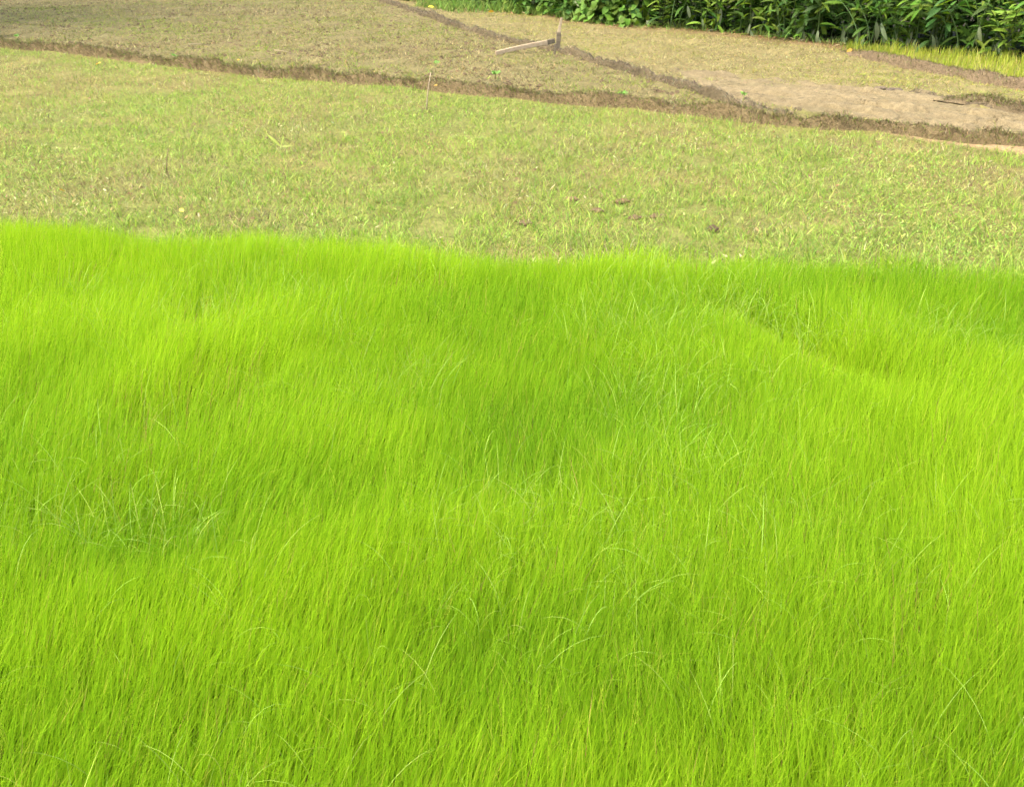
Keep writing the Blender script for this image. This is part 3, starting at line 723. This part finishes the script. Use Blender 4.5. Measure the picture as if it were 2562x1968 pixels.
# low grassy weeds and leaf litter along the hedge foot
def foot(n):
    i = rng.integers(0, len(hl), n); q = hl[i] + np.stack([rng.normal(0, 0.1, n), rng.normal(0.12, 0.20, n)], 1)
    px, _ = pix(q)
    col = jitter(mixcol([(0.15, 0.25, 0.04), (0.22, 0.31, 0.06), (0.1, 0.18, 0.03)], [3, 2, 2], n), 0.2)
    h = rng.uniform(0.06, 0.2, n) * (0.5 + fbm(q[:, 0] * 2, q[:, 1] * 2, 161)) * np.where(px < 1450, 1.35, 0.8)
    k = rng.random(n) < np.where(px < 1480, 1.0, 0.3)
    return blades(*[a[k] for a in (np.stack([q[:, 0], q[:, 1], ground_z(q)], 1), h, rng.uniform(0, 6.28, n), rng.uniform(0.1, 0.7, n), rng.uniform(0.2, 1.5, n), rng.uniform(0.006, 0.016, n), col)], 3)
def far_grass(n):
    q = np.stack([rng.uniform(-2.5, 1.5, n), rng.uniform(19.5, 26, n)], 1)
    dd, _ = dist_poly(q, B2); 
    k = q[:, 0] > np.interp(q[:, 1], [19.5, 21, 26], [-1.0, -1.9, -2.0])
    q = q[k]; n = len(q)
    col = jitter(mixcol([(0.15, 0.25, 0.04), (0.22, 0.31, 0.06), (0.1, 0.18, 0.03)], [3, 2, 2], n), 0.2)
    return blades(np.stack([q[:, 0], q[:, 1], ground_z(q)], 1), rng.uniform(0.1, 0.32, n), rng.uniform(0, 6.28, n), rng.uniform(0.1, 0.6, n), rng.uniform(0.2, 1.3, n), rng.uniform(0.008, 0.02, n), col, 3)
blade_object('hedge_foot_grass', [foot(7000), far_grass(9000)], M_grass, 'loose green grass growing along the foot of the hedge', 'grass')
def litter(n):
    i = rng.integers(0, len(hl), n); q = hl[i] + np.stack([rng.normal(0, 0.1, n), rng.normal(-0.05, 0.16, n)], 1)
    col = jitter(mixcol([(0.25, 0.14, 0.06), (0.36, 0.29, 0.15), (0.17, 0.095, 0.05), (0.42, 0.38, 0.24)], [3, 3, 3, 1], n), 0.2)
    s = rng.uniform(0.04, 0.15, n)
    return blades(np.stack([q[:, 0], q[:, 1], ground_z(q) + 0.012], 1), s, rng.uniform(0, 6.28, n), rng.uniform(1.25, 1.6, n), rng.uniform(-0.2, 0.3, n), s * rng.uniform(0.1, 0.35, n), col, 2, taper=0.5)
blade_object('leaf_litter', [litter(900)], M_dry, 'fallen brown and straw coloured leaves along the hedge foot', 'leaf litter')

# ------------------------------------------------------------------ stake and board at the ridge
M_board = wood_mat('pale_board', (0.34, 0.26, 0.155), (0.44, 0.35, 0.225))
M_wet = wood_mat('wet_wood', (0.10, 0.083, 0.052), (0.17, 0.14, 0.09))
M_stick = wood_mat('dry_stick', (0.25, 0.20, 0.12), (0.36, 0.29, 0.19))
def beam(name, a, b, wd, th, mat, parent, up=Vector((0, 0, 1)), bow=0.0, seg=8, taper=1.0, cham=0.18):
    a = Vector(a); b = Vector(b); d = (b - a); L_ = d.length; d.normalize(); sd = up.cross(d).normalized(); nn = d.cross(sd)
    prof = [(-.5 + cham * .5, -.5), (.5 - cham * .5, -.5), (.5, -.5 + cham), (.5, .5 - cham), (.5 - cham * .5, .5), (-.5 + cham * .5, .5), (-.5, .5 - cham), (-.5, -.5 + cham)]
    V = []; F = []; k = len(prof); r_ = random.Random(int(L_ * 1e5))
    for i in range(seg + 1):
        t = i / seg; s = 1 + (taper - 1) * t; o = a + d * (L_ * t) + nn * (bow * math.sin(math.pi * t)) + sd * r_.gauss(0, wd * 0.02)
        for u, v in prof: V.append(tuple(o + sd * (u * wd * s) + nn * (v * th * s)))
    for i in range(seg):
        for j in range(k): F.append((i * k + j, i * k + (j + 1) % k, (i + 1) * k + (j + 1) % k, (i + 1) * k + j))
    F.append(tuple(range(k))[::-1]); F.append(tuple(seg * k + j for j in range(k)))
    me = bpy.data.meshes.new(name); me.from_pydata(V, [], F)
    return link(name, me, mat, parent)
sx, sy = G(1397, 128, 0.0)
st = bpy.data.objects.new('wooden_stake', None); C.objects.link(st); st.location = (sx, sy, 0)
tag(st, 'upright pale wooden stake with a dark wet foot standing on the diagonal ridge', 'stake')
beam('stake_foot', (-0.012, 0, -0.12), (0.0, 0, 0.23), 0.062, 0.045, M_wet, st, Vector((0, 1, 0)), 0, 5, 0.92)
beam('stake_shaft', (0.002, 0.0, 0.228), (0.035, 0.0, 0.41), 0.044, 0.036, M_stick, st, Vector((0, 1, 0)), 0.004, 5, 0.62)
ax, ay = G(1240, 134, 0.02); bx, by = G(1385, 113, 0.115)
by = sy - 0.07; bx = sx - 0.055
bd = bpy.data.objects.new('wooden_board', None); C.objects.link(bd); bd.location = (ax, ay, 0.0)
tag(bd, 'pale wooden board lying with its dark end propped on the ridge by the stake', 'board')
va = Vector((0, 0, 0.022)); vb = Vector((bx - ax, by - ay, 0.135)); vm = va.lerp(vb, 0.87)
beam('plank', va, vm, 0.024, 0.050, M_board, bd, Vector((0, 0, 1)), 0.006, 10, 1.15)
beam('dark_end', vm, vb, 0.025, 0.059, M_wet, bd, Vector((0, 0, 1)), 0.0, 4, 1.0)
pg = bpy.data.objects.new('wooden_peg', None); C.objects.link(pg)
gx, gy = G(1388, 139, 0.0); pg.location = (gx, gy, 0)
tag(pg, 'short dark peg driven into the ground below the stake', 'peg')
beam('peg_shaft', (0, 0, -0.05), (0.004, 0.0, 0.115), 0.022, 0.022, M_wet, pg, Vector((0, 1, 0)), 0, 4, 1.0)
beam('peg_head', (0.004, 0.0, 0.1152), (0.006, 0.0, 0.14), 0.03, 0.028, M_wet, pg, Vector((0, 1, 0)), 0, 2, 0.8)

# thin cane in the fallow field
cx, cy = G(1066, 276, 0.0)
cn = bpy.data.objects.new('thin_cane', None); C.objects.link(cn); cn.location = (cx, cy, 0)
tag(cn, 'thin pale cane stuck upright in the fallow field before the long bank', 'cane')
P0 = [Vector((0.0, 0, -0.05)), Vector((0.012, 0, 0.08)), Vector((0.028, 0, 0.2)), Vector((0.055, 0, 0.33))]
tube_obj('shaft', [(P0, 0.0072, 0.0045, 7)], M_stick, cn)
for q in (0.42, 0.72):
    p = Vector((0.012, 0, 0.08)).lerp(Vector((0.055, 0, 0.33)), q)
    tube_obj('node', [([p - Vector((0.001, 0, 0.006)), p, p + Vector((0.001, 0, 0.006))], 0.0078, 0.0076, 7)], M_stick, cn)

# lying straw stalks
def stalk(p, q, r0, label, mat, lift=0.03, name='straw_stalk'):
    a = Vector((*G(*p), lift)); b = Vector((*G(*q), lift * 0.7)); m = a.lerp(b, 0.5) + Vector((0.01, -0.03, 0.015))
    o = tube_obj(name, [([Vector((0, 0, 0)), (m - a), (b - a)], r0, r0 * 0.5, 6)], mat); o.location = a
    return tag(o, label, 'straw', 'dry stalks lying on the fields')
M_straw = wood_mat('straw', (0.50, 0.42, 0.27), (0.62, 0.55, 0.38))
M_brown = wood_mat('brown_stalk', (0.10, 0.065, 0.04), (0.17, 0.11, 0.065))
stalk((1916, 303), (2008, 315), 0.007, 'long whitish straw stalk lying below the bank at the right', M_straw)
stalk((1985, 312), (2042, 321), 0.006, 'short whitish straw stalk right of the long one', M_straw)
stalk((476, 146), (530, 139), 0.0045, 'pale bent stalk lying on top of the long bank at the left', M_stick, 0.17)
stalk((690, 163), (745, 164), 0.0045, 'pale straight stalk lying on the long bank', M_stick, 0.17)
stalk((2470, 262), (2540, 276), 0.008, 'grey stalk lying on the mud at the right edge', M_brown)
# dark standing stem
dx, dy = G(417, 432); 
o = tube_obj('dead_stem', [([Vector((0, 0, -0.02)), Vector((0.004, 0.01, 0.05)), Vector((0.016, 0.01, 0.11)), Vector((0.034, 0.012, 0.165))], 0.0045, 0.002, 6)], M_brown)
o.location = (dx, dy, 0); tag(o, 'thin dark dead stem standing among weeds left of the sprout', 'stem')

# sprout with three long leaves, small ground plants
LY = leaf_mat('sprout_leaf', 0.3, 0.5, 0.3, (0.30, 0.37, 0.065)); LG = leaf_mat('weed_leaf', 0.35, 0.5, 0.3, (0.12, 0.235, 0.03))
sl = set_mats([leaf_mesh('sprout_leaf', 0.15, 0.024, 0.2, 0.4)], [LY, LG]); wl = set_mats([leaf_mesh('weed_leaf', 0.09, 0.045, 0.5, 0.25)], [LY, LG])
M_wstem = leaf_mat('weed_stem', 0, 0.6, 0.2, (0.2, 0.25, 0.06))
def sprout(px, py, dirs, meshes, label, cat, name, group=None):
    x, y = G(px, py); r_ = bpy.data.objects.new(name, None); C.objects.link(r_); r_.location = (x, y, float(ground_z(np.array([[x, y]]))[0]))
    tag(r_, label, cat, group)
    tube_obj('stem', [([Vector((0, 0, -0.02)), Vector((0, 0, 0.03)), Vector((0.003, 0, 0.06))], 0.004, 0.003, 6)], M_wstem, r_)
    for me, d, s in dirs: leaf_at(me, r_, Vector((0, 0, 0.052)), Vector(d), Vector((0, -0.7, 0.6)), s)
    return r_
sprout(704, 388, [(sl[0][0], (-0.75, 0.1, 0.75), 0.85), (sl[0][0], (1.0, -0.1, 0.12), 0.62), (sl[0][0], (0.3, 0.2, 0.9), 0.55)], None, 'yellow-green sprout with three long leaves alone in the fallow field', 'sprout', 'leafy_sprout')
r2 = random.Random(5)
for i, (a, b, l) in enumerate([(1240, 200, 'small fresh green weed on the upper field just behind the long bank'), (1090, 172, 'dark green weed tuft on the upper field near the cane top'), (40, 100, 'green weed on the long bank at the left edge'),
                               (1556, 246, 'dark green weed growing on the long bank under the ridge bend'), (1860, 250, 'tiny bright green weed on the end of the diagonal ridge'), (1442, 46, 'bright green lone weed at the hedge foot right of the stake'),
                               (2090, 322, 'green weed tuft below the bank at the right'), (440, 152, 'green weed on the front of the long bank left of the pale stalk')]):
    ds = []
    for k in range(9):
        t = r2.uniform(0, 6.28); ds.append((wl[0][1], (math.cos(t), math.sin(t), r2.uniform(0.1, 1.0)), r2.uniform(0.35, 0.75) * (0.75 if i in (4,) else 1.0)))
    sprout(a, b, ds, None, l, 'weed', 'weed', 'small weeds on banks and fields')
# fallen yellow leaves
M_yl = leaf_mat('yellow_leaf', 0.25, 0.5, 0.3, (0.62, 0.42, 0.04))
fl = leaf_mesh('fallen_leaf', 0.10, 0.055, 0.3, 0.3); fl.materials.append(M_yl)
for i, (a, b, s, z, l) in enumerate([(148, 478, 0.42, 0.05, 'orange-yellow fallen leaf in the weeds at the left'), (460, 533, 0.4, 0.06, 'pale yellow fallen leaf just behind the rice edge'), (2134, 128, 1.0, 0.04, 'bright yellow fallen leaf where the thin ridge meets the hedge'),
                                     (1222, 31, 1.1, 0.04, 'yellow leaf lying at the grassy foot of the hedge'), (1086, 20, 1.2, 0.04, 'orange leaf lying beside the upper end of the diagonal ridge'), (252, 160, 0.9, 0.07, 'long yellow leaf on the fallow grass below the long bank at the left'),
                                     (1094, 217, 0.6, 0.12, 'small yellow leaf on the long bank beside the cane'), (600, 152, 0.35, 0.12, 'orange fallen leaf on the crest of the long bank')]):
    x, y = G(a, b, z)
    me = fl; o = bpy.data.objects.new('fallen_leaf', me); C.objects.link(o); o.location = (x, y, z + 0.01); o.scale = (s, s, s); o.rotation_euler = (r2.uniform(-.9, -.2), r2.uniform(-.5, .3), r2.uniform(0, 6.28))
    tag(o, l, 'leaf', 'fallen yellow leaves')

# bush at the far left whose sprays reach into the picture, and the tree that shades that corner
heart_shrub(*G(-75, 95), 0.75, 0.5, 130, 1, 'fresh green leafy shrub reaching in at the upper left corner', 'shrub', None, 1.0)
def tree(x, y, H, rad, label):
    root = bpy.data.objects.new('tree', None); C.objects.link(root); root.location = (x, y, 0); tag(root, label, 'tree')
    r = random.Random(3); limbs = [([Vector((0, 0, -0.1)), Vector((0.1, 0, H * .3)), Vector((0.05, 0.1, H * .6)), Vector((0.2, 0, H * .95))], 0.22, 0.06, 9)]
    for k in range(9):
        a = k * 2.4; z = H * (0.35 + 0.05 * k); limbs.append(([Vector((0.08, 0.05, z)), Vector((math.cos(a) * rad * .5, math.sin(a) * rad * .5, z + 0.6)), Vector((math.cos(a) * rad * .9, math.sin(a) * rad * .9, z + 0.9))], 0.08, 0.02, 6))
    tube_obj('trunk', limbs, wood_mat('bark', (0.10, 0.075, 0.05), (0.2, 0.16, 0.11), (12, 12, 3)), root)
    n = 16000; u = rng.normal(0, 1, (n, 3)); u /= np.linalg.norm(u, axis=1)[:, None]; rr = rng.random(n) ** 0.45
    p = u * rr[:, None] * np.array([rad, rad, H * 0.36]); p[:, 2] += H * 0.72
    k = fbm(p[:, 0] * 0.9 + p[:, 2], p[:, 1] * 0.9, 171, 2) > 0.55; p = p[k]; n = len(p); s = rng.uniform(0.2, 0.42, n)
    V, Q, T, CO = blades(p, s, rng.uniform(0, 6.28, n), rng.uniform(0.6, 1.6, n), rng.uniform(0, .8, n), s * 0.45, jitter(mixcol(GREENS, [3, 2, 2, 1], n), .2), 2, taper=0.4)
    me = fast_mesh('crown', V, T, CO, True, Q); link('crown', me, M_grass, root)['kind'] = 'stuff'
tree(-13.2, 16.5, 10.5, 4.8, 'broad tree standing just outside the upper left corner, shading the bank')
